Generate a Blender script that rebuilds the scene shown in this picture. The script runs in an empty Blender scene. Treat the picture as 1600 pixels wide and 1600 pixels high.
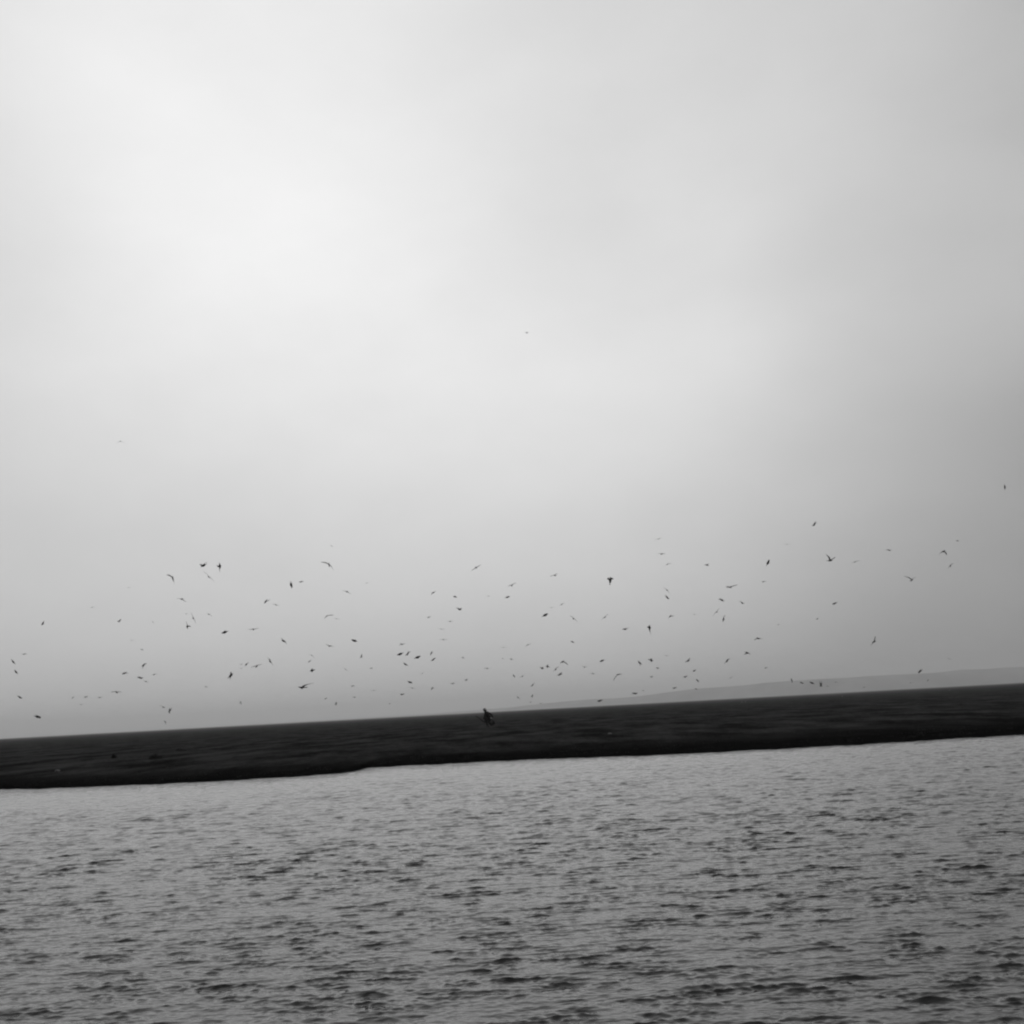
import bpy, math, random
import numpy as np
from mathutils import Vector, Matrix

random.seed(7)
rng = np.random.default_rng(11)
sc = bpy.context.scene
COL = sc.collection

# ------------------------------------------------------------------ camera
F_PX, CX, CY = 1700.0, 800.0, 800.0           # focal length in pixels of a 1600 px frame
PITCH, ROLL, CAM_Z = math.radians(10.32), math.radians(3.15), 1.75
fwd = Vector((0, math.cos(PITCH), math.sin(PITCH)))
rgt0, up0 = Vector((1, 0, 0)), Vector((0, -math.sin(PITCH), math.cos(PITCH)))
CR = math.cos(ROLL) * rgt0 - math.sin(ROLL) * up0
CU = math.sin(ROLL) * rgt0 + math.cos(ROLL) * up0
cam_pos = Vector((0, 0, CAM_Z))
cam = bpy.data.cameras.new('camera')
cam_o = bpy.data.objects.new('camera', cam)
COL.objects.link(cam_o)
rot = Matrix((CR, CU, -fwd)).transposed().to_4x4()
cam_o.matrix_world = Matrix.Translation(cam_pos) @ rot
cam.sensor_width = 36
cam.sensor_height = 36
cam.lens = 36 * F_PX / 1600
cam.clip_start = 0.1
cam.clip_end = 40000
sc.camera = cam_o

# ------------------------------------------------------------------ world: overcast sky, grey
def ray(px, py):
    return (fwd + CR * ((px - CX) / F_PX) - CU * ((py - CY) / F_PX)).normalized()

sun_dir = ray(370, 215)
sun_el = math.asin(sun_dir.z)
sun_az = math.atan2(sun_dir.x, sun_dir.y)
world = bpy.data.worlds.new('World')
sc.world = world
world.use_nodes = True
nt = world.node_tree
N, L = nt.nodes, nt.links
for n in list(N):
    N.remove(n)
w_out = N.new('ShaderNodeOutputWorld')
w_bg = N.new('ShaderNodeBackground')
L.new(w_bg.outputs[0], w_out.inputs['Surface'])
sky = N.new('ShaderNodeTexSky')
sky.sky_type = 'NISHITA'
sky.sun_disc = False
sky.sun_elevation = sun_el
sky.sun_rotation = sun_az
bw = N.new('ShaderNodeRGBToBW')
L.new(sky.outputs[0], bw.inputs[0])

def wmath(op, a, b=None, clamp=False):
    m = N.new('ShaderNodeMath')
    m.operation = op
    m.use_clamp = clamp
    for i, v in enumerate((a, b)):
        if v is None:
            continue
        if isinstance(v, (int, float)):
            m.inputs[i].default_value = v
        else:
            L.new(v, m.inputs[i])
    return m.outputs[0]

def wramp(fac, stops):
    r = N.new('ShaderNodeValToRGB')
    r.color_ramp.interpolation = 'B_SPLINE' if len(stops) > 6 else 'EASE'
    r.color_ramp.interpolation = 'LINEAR'
    e = r.color_ramp.elements
    while len(e) < len(stops):
        e.new(0.5)
    for el, (p, v) in zip(e, stops):
        el.position = p
        el.color = (v, v, v, 1)
    L.new(fac, r.inputs[0])
    return r.outputs[0]

tc = N.new('ShaderNodeTexCoord')
# slow cloud unevenness in the overcast layer
nz = N.new('ShaderNodeTexNoise')
nz.inputs['Scale'].default_value = 2.6
nz.inputs['Detail'].default_value = 2.0
nz.inputs['Roughness'].default_value = 0.45
mp = N.new('ShaderNodeMapping')
mp.inputs['Scale'].default_value = (1, 1, 1.8)
mp.inputs['Rotation'].default_value = (0.2, 0.5, 0.3)
L.new(tc.outputs['Generated'], mp.inputs[0])
L.new(mp.outputs[0], nz.inputs['Vector'])
sep = N.new('ShaderNodeSeparateXYZ')
L.new(tc.outputs['Generated'], sep.inputs[0])
dot = N.new('ShaderNodeVectorMath')
dot.operation = 'DOT_PRODUCT'
L.new(tc.outputs['Generated'], dot.inputs[0])
dot.inputs[1].default_value = sun_dir
ang = wmath('DIVIDE', wmath('ARCCOSINE', wmath('MINIMUM', dot.outputs['Value'], 1.0)), math.pi)
cloud = wmath('MULTIPLY', wmath('SUBTRACT', nz.outputs[0], 0.5), 0.11)
ang = wmath('ADD', ang, cloud, True)
d = 1 / 180
GLOW = [(0, .96), (5 * d, .94), (10 * d, .89), (17 * d, .82), (25 * d, .77), (34 * d, .64), (45 * d, .47), (70 * d, .34), (120 * d, .27), (180 * d, .24)]
glow = wramp(ang, GLOW)
elev = wmath('ADD', wmath('MULTIPLY', wmath('ARCSINE', sep.outputs['Z']), 2 / math.pi), wmath('MULTIPLY', cloud, 0.25), True)
k = 1 / 90
ELEV = [(0, .575), (2 * k, .65), (4 * k, .71), (7 * k, .765), (10 * k, .81), (14 * k, .89), (18 * k, .95), (24 * k, .96), (40 * k, .90), (90 * k, .8)]
layer = wmath('MULTIPLY', glow, wramp(elev, ELEV))
# thinner and thicker places in the cloud deck: direction, radius in degrees, change of brightness; the unseen upper-right one is added to darken the water
for (px, py, rad_, amt) in ((1000, 640, 11, .10), (1480, 350, 8, -.09), (900, 400, 5.5, -.06), (-150, 560, 10, -.14), (1700, 1000, 11, -.15), (2300, -900, 22, -.25), (140, 140, 5, .06), (60, 330, 3.5, -.035), (650, 620, 7, .02), (350, 90, 4, -.03), (1330, 560, 6, .03), (700, 900, 14, .05)):
    dd = N.new('ShaderNodeVectorMath')
    dd.operation = 'DOT_PRODUCT'
    L.new(tc.outputs['Generated'], dd.inputs[0])
    dd.inputs[1].default_value = ray(px, py)
    q_ = wmath('MULTIPLY', wmath('SUBTRACT', dd.outputs['Value'], 1.0), 1 / (1 - math.cos(math.radians(rad_))))
    q_ = wmath('ADD', q_, wmath('MULTIPLY', cloud, 12.0))
    layer = wmath('MULTIPLY', layer, wmath('ADD', wmath('MULTIPLY', wmath('EXPONENT', q_), amt), 1.0))
nf = N.new('ShaderNodeTexNoise')
nf.inputs['Scale'].default_value = 9.0
nf.inputs['Detail'].default_value = 4.0
nf.inputs['Roughness'].default_value = 0.55
L.new(mp.outputs[0], nf.inputs['Vector'])
layer = wmath('MULTIPLY', layer, wmath('ADD', wmath('MULTIPLY', wmath('SUBTRACT', nf.outputs[0], 0.5), 0.11), 1.0))
clear = wmath('MULTIPLY', bw.outputs[0], 0.06)       # the share of the clear sky above the cloud deck
total = wmath('ADD', wmath('MULTIPLY', layer, 0.93), wmath('MULTIPLY', clear, 0.06))
comb = N.new('ShaderNodeCombineColor')
for i in range(3):
    L.new(total, comb.inputs[i])
L.new(comb.outputs[0], w_bg.inputs[0])
w_bg.inputs[1].default_value = 1.0

# ------------------------------------------------------------------ sun behind cloud
sl = bpy.data.lights.new('sun', 'SUN')
sl.energy = 0.5
sl.angle = math.radians(165)
sun_o = bpy.data.objects.new('sun', sl)
COL.objects.link(sun_o)
sun_o.rotation_euler = sun_dir.to_track_quat('Z', 'Y').to_euler()
sun_o.location = (0, 0, 60)

# ------------------------------------------------------------------ render look
sc.view_settings.view_transform = 'Standard'
sc.view_settings.look = 'None'
sc.view_settings.exposure = 0
sc.view_settings.gamma = 1
sc.render.engine = 'CYCLES'
sc.cycles.filter_width = 2.2
sc.cycles.volume_bounces = 1
sc.cycles.max_bounces = 6
sc.cycles.use_denoising = True

# ------------------------------------------------------------------ helpers
def tag(o, label=None, cat=None, group=None, kind=None):
    if label: o['label'] = label
    if cat: o['category'] = cat
    if group: o['group'] = group
    if kind: o['kind'] = kind
    return o

def at_z(px, py, z=0.0):
    """the point of the horizontal plane z seen at a pixel of the photograph"""
    r = ray(px, py)
    t = (z - CAM_Z) / r.z
    return cam_pos + r * t

def at_d(px, py, dist):
    return cam_pos + (fwd + CR * ((px - CX) / F_PX) - CU * ((py - CY) / F_PX)) * dist

def material(name, grey, rough=0.8, spec=0.3):
    m = bpy.data.materials.new(name)
    m.use_nodes = True
    p = m.node_tree.nodes['Principled BSDF']
    p.inputs['Base Color'].default_value = (grey, grey, grey, 1)
    p.inputs['Roughness'].default_value = rough
    p.inputs['Specular IOR Level'].default_value = spec
    return m, m.node_tree, p

def mottled(name, lo, hi, scale, rough=0.8, spec=0.3, bump=0.0):
    m, t, p = material(name, lo, rough, spec)
    c = t.nodes.new('ShaderNodeTexCoord')
    n = t.nodes.new('ShaderNodeTexNoise')
    n.inputs['Scale'].default_value = scale
    n.inputs['Detail'].default_value = 4
    r = t.nodes.new('ShaderNodeValToRGB')
    r.color_ramp.elements[0].position = .35
    r.color_ramp.elements[1].position = .65
    r.color_ramp.elements[0].color = (lo, lo, lo, 1)
    r.color_ramp.elements[1].color = (hi, hi, hi, 1)
    t.links.new(c.outputs['Object'], n.inputs['Vector'])
    t.links.new(n.outputs[0], r.inputs[0])
    t.links.new(r.outputs[0], p.inputs['Base Color'])
    if bump:
        b = t.nodes.new('ShaderNodeBump')
        b.inputs['Strength'].default_value = bump
        t.links.new(n.outputs[0], b.inputs['Height'])
        t.links.new(b.outputs[0], p.inputs['Normal'])
    return m

def grid_object(name, X, Y, Z, mat, smooth=True):
    nr, nc = X.shape
    co = np.stack([X, Y, Z], -1).reshape(-1, 3).astype(np.float32)
    i = np.arange(nr * nc).reshape(nr, nc)
    q = np.stack([i[:-1, :-1], i[:-1, 1:], i[1:, 1:], i[1:, :-1]], -1).reshape(-1, 4).astype(np.int32)
    me = bpy.data.meshes.new(name)
    me.vertices.add(len(co))
    me.vertices.foreach_set('co', co.ravel())
    me.loops.add(q.size)
    me.loops.foreach_set('vertex_index', q.ravel())
    me.polygons.add(len(q))
    me.polygons.foreach_set('loop_start', np.arange(0, q.size, 4, dtype=np.int32))
    me.polygons.foreach_set('use_smooth', np.full(len(q), smooth))
    me.update(calc_edges=True)
    me.materials.append(mat)
    o = bpy.data.objects.new(name, me)
    COL.objects.link(o)
    return o

def mesh_object(name, verts, faces, mat, parent=None, smooth=True):
    me = bpy.data.meshes.new(name)
    me.from_pydata([tuple(v) for v in verts], [], faces)
    me.update()
    for p in me.polygons:
        p.use_smooth = smooth
    me.materials.append(mat)
    o = bpy.data.objects.new(name, me)
    COL.objects.link(o)
    if parent:
        o.parent = parent
    return o

def wave_noise(X, Y, waves):
    """sum of plane waves: (wavelength, amplitude, direction, phase)"""
    out = np.zeros_like(X)
    for lam, amp, th, ph in waves:
        kk = 2 * math.pi / lam
        out += amp * np.sin(kk * (X * math.sin(th) + Y * math.cos(th)) + ph)
    return out

def value_noise(X, Y, cell, seed):
    g = np.random.default_rng(seed).random((256, 256)).astype(np.float32)
    u, v = X / cell, Y / cell
    iu, iv = np.floor(u).astype(int), np.floor(v).astype(int)
    fu, fv = u - iu, v - iv
    fu, fv = fu * fu * (3 - 2 * fu), fv * fv * (3 - 2 * fv)
    a, b = g[iu % 256, iv % 256], g[(iu + 1) % 256, iv % 256]
    c, e = g[iu % 256, (iv + 1) % 256], g[(iu + 1) % 256, (iv + 1) % 256]
    return (a * (1 - fu) + b * fu) * (1 - fv) + (c * (1 - fu) + e * fu) * fv

# ------------------------------------------------------------------ shoreline, traced where water meets the bank
SHORE_PX = [(-160, 1241), (0, 1233.5), (100, 1231), (200, 1227.5), (300, 1222.5), (400, 1217), (480, 1212.5), (530, 1209), (552, 1206),
            (562, 1202.5), (575, 1200), (650, 1195.5), (760, 1190), (900, 1184.5), (1000, 1180.5), (1100, 1176.5), (1200, 1171.5),
            (1300, 1165.5), (1400, 1160), (1500, 1154), (1600, 1148), (1760, 1139)]
sp = [at_z(x, y, 0.0) for x, y in SHORE_PX]
SX = np.array([-600, -120, -45] + [p.x for p in sp] + [45, 120, 600], float)
SY = np.array([76, 48, sp[0].y + 3] + [p.y for p in sp] + [sp[-1].y + 1, 52, 86], float)

def shore_y(x):
    return np.interp(x, SX, SY) + 0.16 * np.sin(x * 0.9 + 1) + 0.11 * np.sin(x * 2.7) + .08 * np.sin(x * 4.3 + .7) + 0.06 * np.sin(x * 7.1 + 2) + .04 * np.sin(x * 13.3)

def land_height(x, s):
    """ground height at x, s metres behind the water's edge"""
    low = np.interp(x, [-30, -9, -7.2, -5.2, 30], [0.11, 0.10, 0.09, 0.14, 0.15])
    prof = np.interp(s, [-400, -6, -1, 0, 0.12, 0.9, 2.6], [-1.3, -1.1, -0.35, -0.02, 0.03, 0.45, 1.0])
    z = np.where(s < 0.12, prof, 0.03 + (prof - 0.03) / 0.97 * (low - 0.03))
    # the second step up, behind the low terrace on the left
    step = np.clip((s - 2.2 - 0.8 * np.sin(x * 0.35)) / 1.5, 0, 1)
    z = z + np.where(s > 0.6, (0.16 - low) * step, 0)
    m = np.clip(s / 0.8, 0, 1)
    rough = (value_noise(x + 500, s + 50, 2.3, 3) - .5) * .075 + (value_noise(x + 500, s + 50, 0.6, 4) - .5) * .09
    rough += (value_noise(x + 500, s + 50, 0.22, 5) - .5) * .03
    rough += (value_noise(x + 900, s + 50, 14, 6) - .5) * .05
    far = np.clip(1 - (s - 60) / 300, 0, 1)
    z = z + rough * m * far * np.interp(s, [0, 3, 14], [.25, .5, 1])
    return np.where(s > .5, np.maximum(z, .035), z)

t_in = np.linspace(-0.8, 0.8, 1001)
rows = np.concatenate([[-340, -200, -100, -45, -12, -5, -2, -1, -.5, -.25, -.1], np.arange(0, 1.2, .04), 1.2 * 1.018 ** np.arange(0, 480)])
rows = np.append(rows[rows < 6200], [7500, 10000])
T, S = np.meshgrid(t_in, rows)
X = T * (40 + np.maximum(S, 0))
ends = np.array([6500, 5000, 3500, 1800, 800, 300, 120, 60.])
def side(edge, sgn):
    n = len(ends)
    w = (ends - 60) / (6500 - 60)
    cols = [edge * (1 - a) + sgn * 6500 * a for a in w]
    return np.stack(cols, 1)
lx = np.stack([np.minimum(X[:, 0], X[:, 0]) * (1 - a) - 6500 * a for a in np.linspace(1, 0, 24)[:-1] ** 2.5], 1)
rx = np.stack([X[:, -1] * (1 - a) + 6500 * a for a in np.linspace(0, 1, 24)[1:] ** 2.5], 1)
X = np.concatenate([lx, X, rx], 1)
S = np.repeat(rows[:, None], X.shape[1], 1)
Y = shore_y(X) + S
Z = land_height(X, S)

mud, t, p = material('mud', .03, .9, .0)
g = t.nodes.new('ShaderNodeNewGeometry')
n1 = t.nodes.new('ShaderNodeTexNoise'); n1.inputs['Scale'].default_value = 0.35; n1.inputs['Detail'].default_value = 5
n2 = t.nodes.new('ShaderNodeTexNoise'); n2.inputs['Scale'].default_value = 4.0; n2.inputs['Detail'].default_value = 7; n2.inputs['Roughness'].default_value = .7
mp2 = t.nodes.new('ShaderNodeMapping'); mp2.inputs['Scale'].default_value = (1, 0.30, 1)
t.links.new(g.outputs['Position'], mp2.inputs[0])
t.links.new(mp2.outputs[0], n1.inputs['Vector'])
t.links.new(mp2.outputs[0], n2.inputs['Vector'])
mul = t.nodes.new('ShaderNodeMath'); mul.operation = 'MULTIPLY_ADD'
t.links.new(n2.outputs[0], mul.inputs[0]); mul.inputs[1].default_value = .45
t.links.new(n1.outputs[0], mul.inputs[2])
rr = t.nodes.new('ShaderNodeValToRGB')
rr.color_ramp.elements[0].position = .58
rr.color_ramp.elements[1].position = .88
rr.color_ramp.elements[0].color = (.007, .007, .007, 1)
rr.color_ramp.elements[1].color = (.046, .046, .046, 1)
t.links.new(mul.outputs[0], rr.inputs[0])
wa = t.nodes.new('ShaderNodeAttribute'); wa.attribute_name = 'wet'
mixc = t.nodes.new('ShaderNodeMix'); mixc.data_type = 'RGBA'
t.links.new(wa.outputs['Fac'], mixc.inputs[0])
t.links.new(rr.outputs[0], mixc.inputs[6])
mixc.inputs[7].default_value = (.0045, .0045, .0045, 1)
t.links.new(mixc.outputs[2], p.inputs['Base Color'])
land = grid_object('ground', X, Y, Z, mud)
# mud soaked along the water's edge
wide = np.interp(X, [-30, -8, -2, 10, 25], [6.5, 6, 7, 13, 12])
wn = value_noise(X + 300, S + 40, 3.1, 71) * .5 + value_noise(X + 300, S + 40, .9, 72) * .3 + value_noise(X + 300, S + 40, 9, 73) * .5
wet = np.clip(1.25 - S / wide * (.55 + wn), 0, 1) ** .8
at_ = land.data.attributes.new('wet', 'FLOAT', 'POINT')
at_.data.foreach_set('value', wet.astype(np.float32).ravel())
tag(land, kind='structure')

# ------------------------------------------------------------------ water
t_in = np.linspace(-0.62, 0.62, 1500)
rows = 3.4 * 1.0017 ** np.arange(0, 1700)
rows = rows[rows < 46]
T, R = np.meshgrid(t_in, rows)
X = T * (R + 1.0)
Y = R.copy()
rs = random.Random(5)
waves = []
for i in range(110):
    lam = 0.045 * (0.31 / 0.045) ** (rs.random() ** 1.1)
    th = rs.gauss(0.05, 0.55 if lam < .1 else 0.30)
    slope = 0.033 * (lam / .12) ** (.25 if lam < .12 else -.95)
    waves.append((lam, slope * lam / (2 * math.pi), th, rs.random() * 6.283))
cell = R * 0.0017
patch = value_noise(X + 100, Y + 20, 1.9, 21) * .6 + value_noise(X + 100, Y + 20, .7, 22) * .4
patch = 0.85 + .40 * np.clip((patch - .22) / .55, 0, 1)
dist_shore = shore_y(X) - Y
calm = np.clip((dist_shore - .3) / np.interp(X, [-22, -4, 4, 25], [15, 11, 6, 3]), 0.0, 1) ** 0.8        # lee of the bank
calm = np.maximum(calm, 0.10)
Zw = np.zeros_like(X); DX = np.zeros_like(X); DY = np.zeros_like(X)
for lam, amp, th, ph in waves:
    kk = 2 * math.pi / lam
    a = amp * np.clip((lam / cell - 1.8) / 1.5, 0, 1)
    arg = kk * (X * math.sin(th) + Y * math.cos(th)) + ph + .8 * patch
    Zw += a * np.sin(arg)
    DX += a * math.sin(th) * np.cos(arg)
    DY += a * math.cos(th) * np.cos(arg)
packet = value_noise(X + 70, Y * 1.15 + 9, .16, 25) * .5 + value_noise(X * .62 + 60, Y * 1.2 + 19, .22, 26) * .5
M = patch * calm * (.55 + 1.0 * np.clip((packet - .38) / .34, 0, 1)) * np.interp(R, [5, 9, 16, 40], [.78, .92, 1.12, 1.35])
edge = np.clip((0.62 - np.abs(T)) / .03, 0, 1)
Zw *= M * edge
X2 = X + 1.0 * DX * M * edge
Y2 = Y + 1.0 * DY * M * edge
# far sides and behind: coarse columns out to 600 m, coarse rows behind the camera
K = np.linspace(1, 0, 20)[:-1] ** 2.5
lx = np.stack([X2[:, 0] * (1 - a) - 590 * a for a in K], 1)
rx = np.stack([X2[:, -1] * (1 - a) + 590 * a for a in K[::-1]], 1)
z0 = np.zeros_like(lx)
X3 = np.concatenate([lx, X2, rx], 1)
Y3 = np.concatenate([np.repeat(Y2[:, :1], 19, 1), Y2, np.repeat(Y2[:, -1:], 19, 1)], 1)
Z3 = np.concatenate([z0, Zw, z0], 1)
back = [-300, -80, -20, -3, 2.2]
X3 = np.concatenate([np.repeat(X3[:1], len(back), 0), X3, np.repeat(X3[-1:], 2, 0)], 0)
Y3 = np.concatenate([np.array(back)[:, None].repeat(X3.shape[1], 1), Y3, np.array([70., 110.])[:, None].repeat(X3.shape[1], 1)], 0)
Z3 = np.concatenate([np.zeros((len(back), X3.shape[1])), Z3, np.zeros((2, X3.shape[1])) ], 0)
# behind the shore the sheet lies under the ground
wm, t, p = material('water', .012, .07, .5)
p.inputs['IOR'].default_value = 1.333
g = t.nodes.new('ShaderNodeNewGeometry')
mp3 = t.nodes.new('ShaderNodeMapping'); mp3.inputs['Scale'].default_value = (.55, 1.0, 1)
mp3.inputs['Rotation'].default_value = (0, 0, .06)
t.links.new(g.outputs['Position'], mp3.inputs[0])
na = t.nodes.new('ShaderNodeTexNoise'); na.inputs['Scale'].default_value = 9; na.inputs['Detail'].default_value = 3
nb = t.nodes.new('ShaderNodeTexNoise'); nb.inputs['Scale'].default_value = 2.6; nb.inputs['Detail'].default_value = 4
t.links.new(mp3.outputs[0], na.inputs['Vector'])
t.links.new(mp3.outputs[0], nb.inputs['Vector'])
b1 = t.nodes.new('ShaderNodeBump'); b1.inputs['Distance'].default_value = .024; b1.inputs['Strength'].default_value = .7
b2 = t.nodes.new('ShaderNodeBump'); b2.inputs['Distance'].default_value = .10; b2.inputs['Strength'].default_value = .6
t.links.new(na.outputs[0], b1.inputs['Height'])
t.links.new(nb.outputs[0], b2.inputs['Height'])
t.links.new(b1.outputs[0], b2.inputs['Normal'])
t.links.new(b2.outputs[0], p.inputs['Normal'])
water = grid_object('water', X3, Y3, Z3, wm)
tag(water, kind='structure')

# ------------------------------------------------------------------ far hills
hm = mottled('hill_scrub', .17, .30, .006, .9, .1)
hx = np.linspace(-6200, 5400, 420)
ridge_y = np.interp(hx, [-6200, -2600, 0, 1700, 5400], [9300, 9000, 7300, 5700, 4900])
gap_px = np.interp(hx / ridge_y * F_PX + 800, [-800, 300, 500, 650, 760, 1000, 1240, 1400, 1600, 1900, 2400], [.5, .8, 1.2, 2, 4.5, 14, 21.5, 23.5, 24.5, 30, 34])
ridge_h = gap_px / F_PX * ridge_y + 1.0 + (value_noise(hx + 9000, hx * 0 + 3, 420, 31) - .5) * 14 * np.clip(gap_px / 12, 0, 1) + (value_noise(hx + 9000, hx * 0 + 3, 110, 32) - .5) * 6 * np.clip(gap_px / 12, 0, 1)
off = np.array([-260, -220, -150, -70, -25, 0, 40, 120, 260, 420])
pro = np.array([-.05, .06, .45, .85, .97, 1, .96, .7, .3, -.05])
HX = np.repeat(hx[None], len(off), 0)
HY = ridge_y[None] + off[:, None]
HZ = ridge_h[None] * pro[:, None] + (value_noise(HX + 8000, HY, 60, 33) - .5) * 2 * (np.abs(off) > 10)[:, None]
hills = grid_object('hills', HX, HY, HZ, hm)
tag(hills, kind='structure')

# ------------------------------------------------------------------ haze
hz = bpy.data.materials.new('haze')
hz.use_nodes = True
hn = hz.node_tree
for n in list(hn.nodes):
    hn.nodes.remove(n)
ho = hn.nodes.new('ShaderNodeOutputMaterial')
hv = hn.nodes.new('ShaderNodeVolumePrincipled')
hv.inputs['Color'].default_value = (.93, .93, .93, 1)
hv.inputs['Density'].default_value = .00020
hv.inputs['Anisotropy'].default_value = 0.5
hn.links.new(hv.outputs[0], ho.inputs['Volume'])
x0, x1, y0, y1, z0_, z1_ = -9000, 9000, -700, 10800, -3.2, 125
vs = [(x, y, z) for z in (z0_, z1_) for y in (y0, y1) for x in (x0, x1)]
fs = [(0, 2, 3, 1), (4, 5, 7, 6), (0, 1, 5, 4), (2, 6, 7, 3), (0, 4, 6, 2), (1, 3, 7, 5)]
haze = mesh_object('haze', vs, fs, hz, smooth=False)
tag(haze, 'thin pale haze over water and mudflat that fades the far hills', 'haze', kind='stuff')

# ------------------------------------------------------------------ low grass on the flat (nobody could count it)
gm = mottled('dry_grass', .016, .032, .5, .85, .15)
gv, gf = [], []
rg = random.Random(3)
def blade(x, y, z, h, w, th, lean):
    i = len(gv)
    c, s_ = math.cos(th) * w, math.sin(th) * w
    lx_, ly_ = lean * math.cos(th + 1.3), lean * math.sin(th + 1.3)
    gv.extend([(x - c, y - s_, z), (x + c, y + s_, z), (x + c * .5 + lx_ * .4, y + s_ * .5 + ly_ * .4, z + h * .6), (x + lx_, y + ly_, z + h)])
    gf.append((i, i + 1, i + 2, i + 3))
tufts = []
for i in range(2600):
    s = 0.9 + 90 * rg.random() ** 1.7
    x = (rg.random() * 2 - 1) * .62 * (42 + s)
    tufts.append((x, s, .03 + .05 * rg.random()))
ta = np.array(tufts)
tz = land_height(ta[:, 0], ta[:, 1])
ty = shore_y(ta[:, 0]) + ta[:, 1]
for (x, s, h), z, y in zip(tufts, tz, ty):
    for k_ in range(9):
        blade(x + rg.gauss(0, .12), y + rg.gauss(0, .12), z - .015, h * (.6 + .8 * rg.random()), .008 + .008 * rg.random(), rg.random() * 6.28, h * rg.random() * .8)
grass = mesh_object('grass', gv, gf, gm, smooth=False)
tag(grass, 'sparse low dark grass scattered over the mudflat', 'grass', kind='stuff')

# ------------------------------------------------------------------ dark low bushes on the flat
bm_ = mottled('bush_leaf', .006, .012, 3, .9, .1)
wood, _, _ = material('bush_wood', .02, .9, .1)
def flat_point(px, py, z=.16):
    return at_z(px, py, z)
BUSH = [(242, 1186, 18, 7, 'dark domed bush on the flat above the left shore, largest bush in view'),
        (178, 1186, 9, 7, 'narrow dark bush directly left of the large domed bush'),
        (281, 1174, 16, 4, 'low flat dark bush right of the large domed bush')]
for bi, (px, py, wpx, hpx, lab) in enumerate(BUSH):
    P = flat_point(px, py)
    dist = P.y
    W, H = wpx / F_PX * dist, hpx / F_PX * dist
    rt = bpy.data.objects.new('bush', None)
    COL.objects.link(rt)
    rt.location = P
    tag(rt, lab, 'bush', 'dark bushes on the flat')
    rb = random.Random(40 + bi)
    lv, lf = [], []
    for q in range(900):
        u, v_ = rb.random() * 6.283, rb.random()
        r_ = math.sqrt(rb.random())
        lobe = 1 + .22 * math.sin(3 * u + bi) + .12 * math.sin(7 * u)
        x, y = .5 * W * r_ * lobe * math.cos(u), .4 * W * r_ * lobe * math.sin(u)
        z = H * (1 - r_ ** 2.4) * (.25 + .8 * rb.random()) * (1 + .2 * math.sin(5 * u)) + .01
        a, e = rb.random() * 6.28, rb.random() * 1.2
        sz = .02 + .02 * rb.random()
        A = Vector((math.cos(a) * sz, math.sin(a) * sz, 0)); B = Vector((-math.sin(a) * math.cos(e) * sz * .5, math.cos(a) * math.cos(e) * sz * .5, math.sin(e) * sz * .5))
        c = Vector((x, y, z)); i = len(lv)
        lv += [c - A, c - B, c + A, c + B]
        lf.append((i, i + 1, i + 2, i + 3))
    mesh_object('foliage', lv, lf, bm_, rt, False)
    sv, sf = [], []
    for q in range(9):
        a = q * .7 + rb.random()
        e = Vector((math.cos(a) * W * .32, math.sin(a) * W * .25, H * .7))
        i = len(sv)
        for c, rad in ((Vector((0, 0, -.04)), .012), (e * .5 + Vector((0, 0, .02)), .008), (e, .003)):
            for w_ in range(4):
                sv.append(c + Vector((math.cos(w_ * 1.571) * rad, math.sin(w_ * 1.571) * rad, 0)))
        for lvl in (0, 4):
            for w_ in range(4):
                sf.append((i + lvl + w_, i + lvl + (w_ + 1) % 4, i + lvl + 4 + (w_ + 1) % 4, i + lvl + 4 + w_))
    mesh_object('branches', sv, sf, wood, rt)

# ------------------------------------------------------------------ the person on the flat
def skin_mesh(name, nodes, edges, mat, parent, subdiv=2, root=0):
    me = bpy.data.meshes.new(name)
    me.from_pydata([n[:3] for n in nodes], edges, [])
    o = bpy.data.objects.new(name, me)
    COL.objects.link(o)
    sm = o.modifiers.new('skin', 'SKIN')
    sm.use_smooth_shade = True
    for i, n in enumerate(nodes):
        r = n[3]
        me.skin_vertices[0].data[i].radius = r if isinstance(r, tuple) else (r, r)
        me.skin_vertices[0].data[i].use_root = (i == root)
    ss = o.modifiers.new('sub', 'SUBSURF')
    ss.levels = ss.render_levels = subdiv
    dg = bpy.context.evaluated_depsgraph_get()
    new = bpy.data.meshes.new_from_object(o.evaluated_get(dg))
    o.modifiers.clear()
    o.data = new
    new.name = name
    new.materials.clear()
    new.materials.append(mat)
    for p_ in new.polygons:
        p_.use_smooth = True
    if parent:
        o.parent = parent
    return o

P0 = at_z(763, 1138, .16)
P0.z = float(land_height(np.array([P0.x]), np.array([P0.y - shore_y(P0.x)]))[0])
skinm, _, _ = material('skin', .10, .6, .3)
cloth = mottled('dark_coat', .003, .006, 12, .9, .1)
trous = mottled('dark_trousers', .002, .004, 12, .9, .1)
hatm, _, _ = material('wool_hat', .008, .95, .05)
bootm, _, _ = material('rubber_boot', .006, .5, .4)
per = bpy.data.objects.new('person', None)
COL.objects.link(per)
per.location = P0
tag(per, 'lone person in dark clothes and hat leaning left as they walk along the mudflat', 'person')
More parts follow.
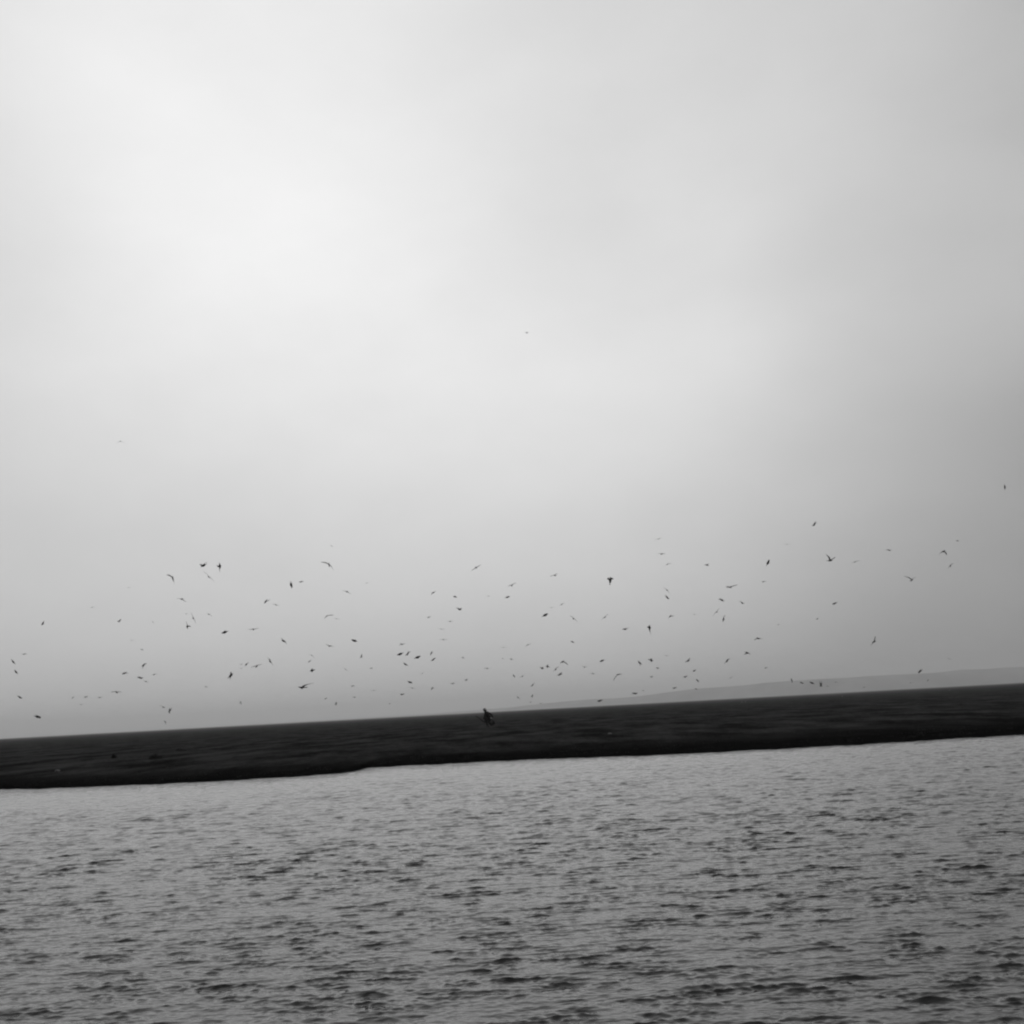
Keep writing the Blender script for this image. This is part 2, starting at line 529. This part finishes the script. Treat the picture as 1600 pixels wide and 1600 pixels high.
# x right, y away, z up; walking to the left with the trunk bent forward
B = dict(pelvis=(-.02, 0, .86), belly=(-.06, 0, 1.02), chest=(-.12, 0, 1.22), neck=(-.19, 0, 1.42), throat=(-.22, 0, 1.48), head=(-.255, -.01, 1.57), crown=(-.27, -.01, 1.66),
         hipL=(-.03, -.10, .84), kneeL=(-.10, -.12, .45), ankL=(.00, -.10, .09), toeL=(-.17, -.11, .04),
         hipR=(-.01, .10, .84), kneeR=(.10, .10, .48), ankR=(.36, .09, .20), toeR=(.27, .09, .07),
         shL=(-.11, -.18, 1.34), elL=(-.27, -.25, 1.02), wrL=(-.37, -.24, .76),
         shR=(-.05, .17, 1.34), elR=(.34, .20, 1.12), wrR=(.42, .17, .84))
order = list(B)
rad = dict(pelvis=(.14, .16), belly=(.14, .15), chest=(.14, .18), neck=.06, throat=.055, head=(.10, .085), crown=.06, hipL=.09, kneeL=.06, ankL=.04, toeL=.035,
           hipR=.09, kneeR=.06, ankR=.04, toeR=.035, shL=.06, elL=.042, wrL=.028, shR=.075, elR=.055, wrR=.028)
nodes = [B[k_] + (rad[k_],) for k_ in order]
ix = {k_: i for i, k_ in enumerate(order)}
ed = [('pelvis', 'belly'), ('belly', 'chest'), ('chest', 'neck'), ('neck', 'throat'), ('throat', 'head'), ('head', 'crown')]
for s_ in 'LR':
    ed += [('pelvis', 'hip' + s_), ('hip' + s_, 'knee' + s_), ('knee' + s_, 'ank' + s_), ('ank' + s_, 'toe' + s_),
           ('chest', 'sh' + s_), ('sh' + s_, 'el' + s_), ('el' + s_, 'wr' + s_)]
edges = [(ix[a], ix[b]) for a, b in ed]
def hand(wr, d_, side_, curl):
    """palm, four fingers and a thumb grown from the wrist"""
    wr, d_, side_ = Vector(wr), Vector(d_).normalized(), Vector(side_).normalized()
    base = ix[[k_ for k_ in order if Vector(B[k_]) == wr][0]]
    pal = len(nodes)
    nodes.append(tuple(wr + d_ * .07) + ((.038, .02),))
    edges.append((base, pal))
    for q, ln in enumerate((.072, .08, .075, .06)):
        o_ = side_ * ((q - 1.5) * .021)
        a = wr + d_ * .095 + o_
        b = a + d_ * ln * .5 + Vector(curl) * .01
        c = b + d_ * ln * .25 + Vector(curl) * .03
        i = len(nodes)
        nodes.extend([tuple(a) + (.0095,), tuple(b) + (.009,), tuple(c) + (.008,)])
        edges.extend([(pal, i), (i, i + 1), (i + 1, i + 2)])
    th_ = wr + d_ * .035 - side_ * .04
    i = len(nodes)
    nodes.extend([tuple(th_) + (.011,), tuple(th_ + d_ * .035 - side_ * .012 + Vector(curl) * .015) + (.009,)])
    edges.extend([(base, i), (i, i + 1)])
hand(B['wrL'], (-.2, 0, -1), (0, 1, 0), (1, 0, 0))
hand(B['wrR'], (-.05, 0, -1), (0, 1, 0), (-1, 0, 0))
# nose and ears
hi = ix['head']
for v_, r_ in (((-.365, -.01, 1.565), .014), ((-.25, -.105, 1.57), .018), ((-.25, .085, 1.57), .018)):
    nodes.append(v_ + (r_,))
    edges.append((hi, len(nodes) - 1))
body = skin_mesh('body', nodes, edges, skinm, per, 1)

def sub(keys, pairs, scale, name, mat, extra=()):
    nn = [B[k_] + ((tuple(q * scale for q in rad[k_]) if isinstance(rad[k_], tuple) else rad[k_] * scale),) for k_ in keys]
    nn += list(extra)
    ii = {k_: i for i, k_ in enumerate(keys)}
    ee = [(ii[a] if isinstance(a, str) else a, ii[b] if isinstance(b, str) else b) for a, b in pairs]
    return skin_mesh(name, nn, ee, mat, per, 1)
sub(['belly', 'pelvis', 'chest', 'neck', 'shL', 'elL', 'wrL', 'shR', 'elR', 'wrR'],
    [('pelvis', 'belly'), ('belly', 'chest'), ('chest', 'neck'), ('chest', 'shL'), ('shL', 'elL'), ('elL', 'wrL'), ('chest', 'shR'), ('shR', 'elR'), ('elR', 'wrR'), ('pelvis', 10), ('neck', 11), (11, 12)],
    1.6, 'coat', cloth, [(0.0, 0, .66, (.17, .20)), (-.20, 0, 1.50, .17), (-.225, -.01, 1.60, (.17, .17))])
sub(['pelvis', 'hipL', 'kneeL', 'ankL', 'hipR', 'kneeR', 'ankR'],
    [('pelvis', 'hipL'), ('hipL', 'kneeL'), ('kneeL', 'ankL'), ('pelvis', 'hipR'), ('hipR', 'kneeR'), ('kneeR', 'ankR')], 1.75, 'trousers', trous)
for s_ in 'LR':
    a, b = Vector(B['ank' + s_]), Vector(B['toe' + s_])
    k_ = Vector(B['knee' + s_])
    shin = a + (k_ - a).normalized() * .22
    skin_mesh('boot', [tuple(shin) + (.072,), tuple(a) + (.062,), tuple(b) + ((.055, .04),), tuple(a + (a - b) * .25 + Vector((0, 0, -.03))) + (.045,)], [(0, 1), (1, 2), (1, 3)], bootm, per, 1)
skin_mesh('hat', [(-.245, -.01, 1.60, (.17, .17)), (-.265, -.01, 1.70, (.16, .16))], [(0, 1)], hatm, per, 1)
skin_mesh('hair', [(-.205, -.01, 1.60, (.075, .085)), (-.19, -.01, 1.52, (.06, .07))], [(0, 1)], hatm, per, 1)
for yy in (-.045, .025):
    skin_mesh('eye', [(-.338, yy, 1.585, .011), (-.344, yy, 1.585, .009)], [(0, 1)], hatm, per, 1)
skin_mesh('mouth', [(-.338, -.03, 1.515, .006), (-.345, -.01, 1.515, .007), (-.338, .01, 1.515, .006)], [(0, 1), (1, 2)], hatm, per, 1)

# a dark bag in the trailing hand
bagm = mottled('sacking', .010, .02, 10, .95, .05)
plast, _, _ = material('pale_bundle', .45, .7, .2)
bag = bpy.data.objects.new('bag', None)
COL.objects.link(bag)
bag.location = P0 + Vector((.44, .17, .28))
tag(bag, 'dark bulging bag hanging from the hand of the person on the mudflat', 'bag')
bv, bf = [], []
prof_ = [(0, .05), (.02, .11), (.10, .15), (.20, .155), (.29, .12), (.35, .06), (.38, .035), (.41, .05)]
for j, (z, r_) in enumerate(prof_):
    for q in range(16):
        a = q * math.pi / 8
        w_ = 1 + .08 * math.sin(3 * a + j) + .05 * math.sin(5 * a + 2 * j)
        bv.append((r_ * w_ * math.cos(a) - .01 * j, .75 * r_ * w_ * math.sin(a), z))
for j in range(len(prof_) - 1):
    for q in range(16):
        bf.append((j * 16 + q, j * 16 + (q + 1) % 16, (j + 1) * 16 + (q + 1) % 16, (j + 1) * 16 + q))
bf.append(tuple(range(15, -1, -1))); bf.append(tuple(range((len(prof_) - 1) * 16, len(prof_) * 16)))
mesh_object('sack', bv, bf, bagm, bag)
skin_mesh('handle', [(-.05, 0, .38, .012), (-.045, 0, .47, .010), (-.03, .0, .50, .010), (-.09, 0, .47, .010), (-.07, 0, .38, .012)], [(0, 1), (1, 2), (2, 3), (3, 4)], bagm, bag, 1)
# pale cloth carried under the bent arm
bun = skin_mesh('cloth_bundle', [(.17, .05, .84, .045), (.26, .06, .85, .06), (.36, .08, .84, .04)], [(0, 1), (1, 2)], plast, None, 1)
bun.location = P0
tag(bun, 'small pale cloth bundle held between the body and bent arm of the person', 'bundle')
# the stick carried low in the leading hand
stk = skin_mesh('stick', [(-1.0, -.25, 1.10, .03), (-.7, -.25, .86, .035), (-.38, -.25, .62, .06), (-.12, -.24, .42, .05)], [(0, 1), (1, 2), (2, 3)], wood, None, 1)
stk.location = P0
tag(stk, 'long dark stick slanting up to the left from the hand of the person', 'stick')

# ------------------------------------------------------------------ birds
# x, y of the body and the two wing tips relative to it, in pixels of the photograph, and how dark the bird shows
BIRDS = """270,903.5,-10,-6,2,9,3|67,974,-3,3,2,-3,2|38,1022,-5,0,5,0,1|20.5,1034,-4,-4,4,4,2|25,1050,-3,-4,3,4,2|31,1089.5,-4,-1,5,2,2.2
59,1120,-4,-3,4,3,2.8|187,970,-4,1,3,-2,1.5|201,918,-3,1,4,0,.5|222,1015,-3,0,3,1,1|206,1001,-4,-2,5,-1,.4|224.5,1039,-2,6,5,-2,2
194,1052,-2,0,7,0,2|219,1059,-5,0,5,0,2|228,1065,-4,-2,5,1,1.1|241,1054,-5,1,5,-1,1|182,1081.5,-9,0,9,0,1|134,1089,-3,0,3,0,1.1
155.6,1090,-4,0,5,-1,1.1|127,1101,-4,0,4,-1,.5|114,1090,-2,2,2,-2,.4|255,1105,-6,-3,5,1,1|265.5,1110,0,-5,0,5,2|258,1127.5,-3,-1,1,5,1.1
239,972,-2,-2,3,3,.4|144,949,-4,1,5,-1,.35|318,883.5,-6,-2,5,-5,2.6|343.5,884.5,-5,-1,0,10,2.6|326,901,-9,-9,10,9,.5|284,936,-9,-1,7,5,1.5
302,966,-4,-9,4,8,1.5|292.5,979,-2,-9,6,0,2.2|291,959,-3,0,4,0,.5|326.5,960,-4,-2,5,3,1.2|351,988,-1,1,2,-3,2.9|396,983.5,-9,0,9,-2,1.6
415,940,-2,2,7,-3,2|431,945,-6,-1,6,2,1|455,914,0,-6,0,5,2.6|470.5,909,-4,0,4,0,1.3|443,1001.5,-4,-5,5,5,2.4|422,1033,-4,-6,5,7,2
401,1041,-9,2,8,-3,2.1|385,1038,-2,1,4,-3,1.5|377,1038,-4,0,3,0,.6|377,1044,-3,0,3,0,.4|360.5,1055.5,0,-6,-1,6,2.8|472,1074,0,3,18,-7,1.4
488,1047.5,0,-3,0,3,2.4|487,1024,-5,-1,5,4,.8|483.5,1033.5,-2,2,3,-3,1|509,1091.5,-2,1,2,-2,1.1|376,1098,-1,-3,1,3,.5|322,1073,-3,-1,3,1,.35
510,963,-3,4,12,-2,.6|526,967,-6,-1,6,1,.4|514,882,-13,-4,8,10,1.3|518,853,-3,-2,3,2,.4|542,924.5,-8,-2,7,4,1.2|573,911,-4,1,4,-1,.3
677,926,-4,4,5,-3,1.4|711,932.5,-2,1,2,-1,1.7|717.5,952,-4,-3,4,-2,2|670,964.5,-4,0,4,-1,.9|703.5,971,-5,0,5,0,.8|693,999.5,-7,0,7,0,.8
690,983,-6,0,6,0,.3|553.5,1001,-2,-1,2,1,2.6|515,1009.5,-6,-3,7,1,1.5|565,1025,-3,4,1,-4,1.5|625,1022,-1,2,2,-2,2.8|637,1021.5,-4,3,5,-4,2.2
628,1006.5,-5,2,6,-1,1.3|652.5,1027,-2,-1,2,1,3|674,1020.5,-1,4,1,-4,1.7|677,1030.5,-4,2,4,-2,2|633.5,1038,-4,-3,4,3,2|580,1044,-3,0,3,0,.8
540,1046,-4,-3,4,3,.6|640.5,1066,-2,1,2,-1,2.2|644,1075,-6,-2,6,2,.8|628.5,1085,-3,-1,4,0,1.7|675.5,1075.5,-1,3,1,-3,1.2|707.5,1068,-5,0,4,0,1.2
728.5,1062.5,-2,2,2,-2,1|723.5,1027.5,-3,-1,3,1,1|551,1072,-4,0,4,0,1|554,1089.5,-4,0,4,0,.8|525,1099.5,0,-3,0,3,1|609,1099.5,-2,0,2,-1,.5
584,1079,-5,0,5,0,.4|660,1052,-3,2,3,-2,.35|744,887,-8,5,8,-5,1.4|867,899,-8,2,5,-3,1.8|953.5,907,-5,-3,5,-3,3.4|800,914.5,-7,2,7,-4,1.4
793,933,-2,0,2,-1,2|763,931.5,-4,0,4,0,.35|852,961,-2,-1,2,1,3.2|877.5,944.5,-4,2,5,-2,.8|862,949.5,-5,0,5,-1,.5|896,966.5,-6,-5,6,5,1.6
945,964.5,-6,4,6,-6,1.6|976.5,983,-4,1,7,-2,2|894.5,1003,-3,-2,3,2,1.4|825,1007.5,-5,3,6,-2,1.2|787,1011.5,-6,1,6,-1,.5|799,1030,-3,0,3,0,.9
785.5,1029,-3,0,3,0,.4|761,1044.5,-5,0,5,0,1.2|803,1056,-2,-3,2,2,1.8|816,1057,-5,2,4,-3,1|847,1044,-1,2,1,-2,1.6|855.5,1041.5,0,3,1,-3,1.8
868.5,1045.5,-4,4,5,-4,1.6|879,1034,-4,3,9,5,1.5|875,1053.5,-5,2,4,0,1.9|913.5,1042.5,-5,-2,5,-1,1|926.5,1052.5,-5,0,5,0,.9|940.5,1032.5,-2,2,2,-2,1.9
966,1054,-8,10,7,0,1.8|832,1070.5,-3,3,3,-4,1.6|809.5,1090,-3,-3,3,3,1.1|831.5,1087.5,0,-3,0,3,1.1|829,1097,-2,1,2,-1,.6|937,1095,-4,0,5,0,1.9
992,1083.5,-5,1,5,-1,2|845,1099,-5,0,5,0,.4|1029,842,-7,2,6,-2,.6|1034,865.5,-7,0,6,0,1.5|1043,881.5,-6,4,7,-1,.7|1104.5,883,-4,0,4,-2,1.7
1200,879,-2,1,3,-3,3|1230,850.5,-6,0,6,0,.4|1042,922,-6,-5,5,6,.8|1042.5,933.5,-4,-2,4,3,2.3|1047,963,-4,4,7,-1,1.6|1140,917.5,-6,1,13,-4,1.1
1193,909,-4,0,5,0,1|1127.5,937.5,-5,-1,5,1,1.9|1159.5,942,-5,-3,4,1,1.5|1120,956,-6,6,5,-6,1.1|1130.5,967.5,-2,4,3,-7,2|1015,981,-4,-1,2,10,3
1184.5,997.5,-6,3,8,1,2.2|1167.5,1020,-5,3,5,3,2.2|1136,1032.5,-5,5,5,-4,2.3|1075,1032.5,-5,2,3,-5,2|1017,1031.5,0,3,0,-3,1.9|999.5,1035.5,-3,-4,1,5,2
1027.5,1044,-2,1,2,-1,.9|1018,1057.5,-2,-1,2,1,1|1041.5,1024.5,-5,0,5,0,.6|1085,1048,-2,0,2,-1,1.5|1071,1057.5,-4,0,4,-1,1.8|1090,1063.5,-3,-2,3,2,1.5
1054,1075,-4,0,4,0,1.7|1087.5,1076.5,-2,0,3,1,1.1|1142,1059,-5,2,5,-2,.6|1196.5,1043.5,-2,0,3,0,1|1237,1063,0,-4,0,4,1.3|1085,960,-4,0,4,0,.3
1005,1079,-2,0,2,0,.5|1216,976,-3,1,3,-1,.3|1570,761,0,-4,0,4,2|1272.5,819,-4,3,4,-3,2.3|1297,876,-6,-10,9,-6,3|1389,859.5,-6,0,6,0,1.3
1336,878,-7,3,9,-2,.5|1496,845,-3,0,3,0,1.2|1474,861.5,-7,5,6,6,2.1|1485,884,-4,5,5,-4,1.6|1425,906,-13,-6,7,-5,2.1|1304,943,-3,0,4,-1,2
1277,967,-2,1,2,-1,1|1366,1002.5,-5,6,2,-9,2|1437.5,1049,-1,3,2,-4,2.3|1483,1029.5,-5,-1,5,1,.7|1422.5,1067,-3,2,5,-1,.6|1450,1063,-1,2,1,-2,.5
1253,1067,-3,0,2,0,1.4|1268.5,1067,-2,-1,2,1,2.3|1282.5,1069.5,-2,3,1,-5,1.9|1306,1066,-4,0,4,0,.5|1350,1074,-3,1,3,-1,.4|1293,1072,-3,0,3,0,.4
823,520,-4,-1,4,-1,.8|188,689.5,-7,3,8,3,.7"""
birds = [tuple(float(v) for v in b.split(',')) for ln in BIRDS.split('\n') for b in ln.split('|')]

plumage = {}
for nm, lo, hi_ in (('plumage_dark', .014, .03), ('plumage_mid', .05, .10), ('plumage_grey', .13, .2), ('plumage_pale', .16, .26)):
    plumage[nm] = mottled(nm, lo, hi_, 9, .85, .1)

def build_bird(P, W1, W2, H, U, s, thick, mat):
    """one bird as one mesh: body, head, bill, tail and two bent wings. W1, W2: wing-tip offsets; H heading; U back"""
    V, Fc = [], []
    side = (W2 - W1).normalized()
    H = (H - side * H.dot(side)).normalized()
    U = side.cross(H).normalized()
    if U.dot(Vector((0, 0, 1))) < 0 and abs(U.z) > .3:
        U = -U
    # body
    st = [(-.30, .012, 0), (-.24, .05, 0), (-.14, .085, 0), (0, .10, -.01), (.12, .09, -.005), (.19, .06, .01), (.24, .055, .02), (.29, .045, .02), (.32, .018, .012), (.37, .006, .0)]
    n = 8
    for (q, r_, z) in st:
        for w in range(n):
            a = w * 2 * math.pi / n
            V.append(H * q * s * 1.05 + side * math.cos(a) * r_ * s * thick + U * (math.sin(a) * r_ * s * thick + z * s))
    for j in range(len(st) - 1):
        for w in range(n):
            Fc.append((j * n + w, j * n + (w + 1) % n, (j + 1) * n + (w + 1) % n, (j + 1) * n + w))
    Fc.append(tuple(range(n - 1, -1, -1)))
    Fc.append(tuple(range((len(st) - 1) * n, len(st) * n)))
    # tail fan
    i = len(V)
    for q, w_ in ((-.20, .035), (-.46, .10)):
        for zz in (.012, -.012):
            V.append(H * q * s - side * w_ * s + U * zz * s)
            V.append(H * q * s + side * w_ * s + U * zz * s)
    Fc += [(i, i + 1, i + 5, i + 4), (i + 2, i + 6, i + 7, i + 3), (i, i + 4, i + 6, i + 2), (i + 1, i + 3, i + 7, i + 5), (i + 4, i + 5, i + 7, i + 6), (i, i + 2, i + 3, i + 1)]
    # wings: root, elbow, wrist, mid hand, tip
    for Wt, sg in ((W1, -1), (W2, 1)):
        mid = Wt * .45 + U * s * .05
        pts = [(side * sg * .03 * s, .20, .035), (Wt * .22 + U * s * .045 + H * .02 * s, .21, .026), (mid + H * .07 * s, .19, .020), (Wt * .75 + U * s * .02 + H * .02 * s, .13, .014), (Wt - H * .10 * s, .03, .006)]
        i = len(V)
        for c, ch, th_ in pts:
            nrm = U
            c = c + H * .03 * s
            V += [c + H * ch * .5 * s, c + nrm * th_ * s * thick + H * ch * .15 * s, c - H * ch * .6 * s, c - nrm * th_ * s * thick + H * ch * .1 * s]
        for j in range(len(pts) - 1):
            for w in range(4):
                Fc.append((i + j * 4 + w, i + j * 4 + (w + 1) % 4, i + (j + 1) * 4 + (w + 1) % 4, i + (j + 1) * 4 + w))
        Fc.append((i + 3, i + 2, i + 1, i)); j = i + (len(pts) - 1) * 4
        Fc.append((j, j + 1, j + 2, j + 3))
    o = mesh_object('gull', V, Fc, mat)
    o.location = P
    return o

def horizon_y(x):
    return 1153.5 - .0552 * x

# --- wording of each bird: look first, then where it flies
def pose_word(b):
    x, y, a1, b1, a2, b2, dk = b
    l1, l2 = math.hypot(a1, b1), math.hypot(a2, b2)
    size = 'large' if max(l1, l2) >= 10 or l1 + l2 > 17 else ('small' if l1 + l2 >= 8 else 'tiny')
    tone = 'black' if dk >= 2.5 else 'dark' if dk >= 1.8 else 'grey' if dk >= 1 else 'faint'
    if l1 + l2 < 6.2:
        p = 'speck-like'
    else:
        up1, up2 = -b1, -b2
        bend = (a1 * b2 - b1 * a2) / (l1 * l2 + 1e-6)
        if up1 > 1.5 and up2 > 1.5: p = 'wings in a V'
        elif up1 < -1.5 and up2 < -1.5: p = 'wings arched down'
        elif max(l1, l2) > 2.2 * min(l1, l2): p = 'one long wing'
        elif abs(bend) > .55: p = 'wings hooked'
        else:
            ang_ = math.degrees(math.atan2(-(b2 - b1), a2 - a1))
            if abs(ang_) < 14: p = 'wings level'
            elif ang_ > 62 or ang_ < -62: p = 'banked upright'
            elif ang_ > 0: p = 'right wing high'
            else: p = 'left wing high'
    return size, tone, p

def zone(b):
    x, y = b[0], b[1]
    h = horizon_y(x) - y
    row = 'near the horizon' if h < 38 else 'low down' if h < 90 else 'at middle height' if h < 150 else 'high up' if h < 250 else 'far above the flock'
    e = [(90, 'at left edge'), (245, 'left of the bush'), (330, 'above the bush'), (450, 'right of the bush'),
         (590, 'above the shore step'), (720, 'left of the person'), (810, 'above the person'), (900, 'right of the person'), (1010, 'at picture centre'),
         (1100, 'right of centre'), (1210, 'left of the hill'), (1340, 'above the low hill'), (1601, 'at right edge')]
    for lim, nm in e:
        if x < lim:
            return row, nm
CUSTOM = {(270, 903): 'large black gull with one drooped wing, highest over the large bush',
          (326, 901): 'very faint long slanting gull between and below the two dark gulls in the upper left',
          (953, 907): 'blackest stocky gull, upright body and short wings, high near the picture centre',
          (1297, 876): 'large black gull with wings raised in a steep V over the hill',
          (1425, 906): 'large gull with wide shallow V wings, lowest of the upper right birds',
          (744, 887): 'long thin grey gull tilted right wing up, highest above the person',
          (472, 1074): 'dark gull trailing one very long thin wing to its right above the shore step',
          (823, 520): 'faint tiny gull alone high in the sky, the highest of all the birds',
          (188, 689): 'faint arched gull alone in the empty sky at upper left',
          (1570, 761): 'dark upright gull highest at the right picture edge'}
ORD = ['leftmost', 'second from left', 'third from left', 'fourth from left', 'fifth from left', 'sixth from left', 'seventh from left', 'eighth from left']
buckets = {}
for i, b in enumerate(birds):
    if (int(b[0]), int(b[1])) in CUSTOM:
        continue
    buckets.setdefault(pose_word(b)[1:] + zone(b), []).append(i)
labels = {}
for key, ids in buckets.items():
    ids.sort(key=lambda i: birds[i][0])
    for n_, i in enumerate(ids):
        size, tone, p_ = pose_word(birds[i])
        row, nm = zone(birds[i])
        if len(ids) == 1:
            labels[i] = f'{size} {tone} gull, {p_}, {row} {nm}'
        else:
            o_ = ('left of two' if n_ == 0 else 'right of two') if len(ids) == 2 else ORD[n_]
            labels[i] = f'{tone} gull, {p_}, {o_} {row} {nm}'
assert max(len(v.split()) for v in labels.values()) <= 16 and len(set(labels.values())) == len(labels)

rb = random.Random(99)
TH = 1.2
for i, b in enumerate(birds):
    x, y, a1, b1, a2, b2, dk = b
    l1, l2 = math.hypot(a1, b1), math.hypot(a2, b2)
    mx = max(l1, l2)
    half = .56
    pref = 62 if dk >= 3.3 else 70 if dk >= 2.5 else 88 if dk >= 1.9 else 115 if dk >= 1.3 else 150 if dk >= .8 else 200
    dist = min(F_PX * half / mx * .97, pref)
    P = at_d(x, y, dist)
    v = (P - cam_pos).normalized()
    sc_ = dist / F_PX
    sgn = rb.choice((-1, 1))
    def tip(a, bb, sg):
        w = CR * a * sc_ - CU * bb * sc_
        rest = max(half * half - w.length_squared, 0)
        return w + v * sg * math.sqrt(rest) * (.92 if rest > .15 * half * half else .6)
    W1 = tip(a1, b1, sgn)
    W2 = tip(a2, b2, -sgn)
    side_ = (W2 - W1).normalized()
    H = side_.cross(Vector((0, 0, 1)))
    if l1 + l2 > 6.4:
        H = v * 1.0 + CR * rb.uniform(-.18, .18)
    if dk > 3.3:
        H = CU * 1.0 + v * .35
    elif H.length < .45:
        H = (v * .6 + CR * rb.choice((-1, 1)) * .8)
    H = H.normalized() * (1 if dk > 3.3 else rb.choice((-1, 1)))
    pitch = math.radians(rb.uniform(14, 26)) * rb.choice((-1, 1))
    if dk < .9:
        pitch *= .5
    if dk > 3.3:
        pitch = 0
    H = (Matrix.Rotation(pitch, 3, side_) @ H).normalized()
    mat = plumage['plumage_dark' if dk >= 2.2 else 'plumage_mid' if dk >= 1.4 else 'plumage_grey' if dk >= .7 else 'plumage_pale']
    o = build_bird(P, W1, W2, H, None, half, TH * (1.1 if dk >= 2.4 else .95 if dk > .7 else .75) * (.6 if mx > 11 else 1), mat)
    tag(o, CUSTOM.get((int(x), int(y))) or labels[i], 'gull', 'gulls flying over the mudflat')

# pale gulls resting on the flat
STAND = [(1159, 1098, 1, 'pale resting gull on the flat right of centre, larger of two together'),
         (1165, 1097.5, -1, 'smaller pale resting gull right beside its companion, on the flat right of centre'),
         (1484, 1079, 1, 'white gull standing on the flat near the right picture edge, below the hill'),
         (1316, 1089, 1, 'small grey gull on the flat under the low hill')]
legm, _, _ = material('gull_leg', .1, .7, .2)
for (px, py, sg, lab) in STAND:
    P = at_z(px, py, .17)
    root = bpy.data.objects.new('standing_gull', None)
    COL.objects.link(root)
    root.location = P
    root.rotation_euler = (0, 0, 0.4 * sg)
    tag(root, lab, 'gull', 'gulls resting on the mudflat')
    V, Fc = [], []
    st = [(-.30, .01, .17), (-.24, .03, .18), (-.14, .07, .19), (0, .095, .19), (.11, .085, .21), (.16, .05, .26), (.19, .045, .31), (.22, .05, .34), (.26, .035, .34), (.29, .012, .33), (.35, .006, .32)]
    n = 10
    for q, r_, z in st:
        for w in range(n):
            a = w * 2 * math.pi / n
            V.append((sg * q, math.cos(a) * r_ * .9, z + math.sin(a) * r_))
    for j in range(len(st) - 1):
        for w in range(n):
            Fc.append((j * n + w, j * n + (w + 1) % n, (j + 1) * n + (w + 1) % n, (j + 1) * n + w))
    Fc.append(tuple(range(n))); Fc.append(tuple(range((len(st) - 1) * n, len(st) * n)))
    mesh_object('body', V, Fc, plumage['plumage_pale'], root)
    for yy in (-.03, .03):
        lv = [(sg * .02 + dx_, yy + dy_, z) for z in (-.06, .13) for dx_, dy_ in ((-.006, -.006), (.006, -.006), (.006, .006), (-.006, .006))]
        mesh_object('leg', lv, [(0, 1, 5, 4), (1, 2, 6, 5), (2, 3, 7, 6), (3, 0, 4, 7), (4, 5, 6, 7)], legm, root, False)

# ------------------------------------------------------------------ two pale stones on the flat
stm = mottled('pale_stone', .10, .2, 20, .9, .1)
for px, py, sg, lab in ((953, 1147, 1, 'small pale stone in the middle of the dark flat right of the person'), (90, 1205, 2, 'small pale stone on the bank edge at far left')):
    P = at_z(px, py, .16)
    V, Fc = [], []
    rr_ = random.Random(sg)
    for j in range(6):
        for w in range(9):
            a, e = w * 2 * math.pi / 9, (j / 5 - .5) * math.pi * .96
            q = .085 * (1 + .25 * (rr_.random() - .5))
            V.append((q * 1.5 * math.cos(e) * math.cos(a), q * math.cos(e) * math.sin(a), q * .9 * math.sin(e)))
    for j in range(5):
        for w in range(9):
            Fc.append((j * 9 + w, j * 9 + (w + 1) % 9, (j + 1) * 9 + (w + 1) % 9, (j + 1) * 9 + w))
    Fc.append(tuple(range(8, -1, -1))); Fc.append(tuple(range(45, 54)))
    o = mesh_object('stone', V, Fc, stm)
    o.location = (P.x, P.y, P.z + .0)
    tag(o, lab, 'stone', 'pale stones on the flat')

# the figure and what it carries, grown together by a few percent
for o in (per, bag, bun, stk):
    o.location = P0 + (o.location - P0) * 1.15
    o.scale = (1.15, 1.15, 1.15)
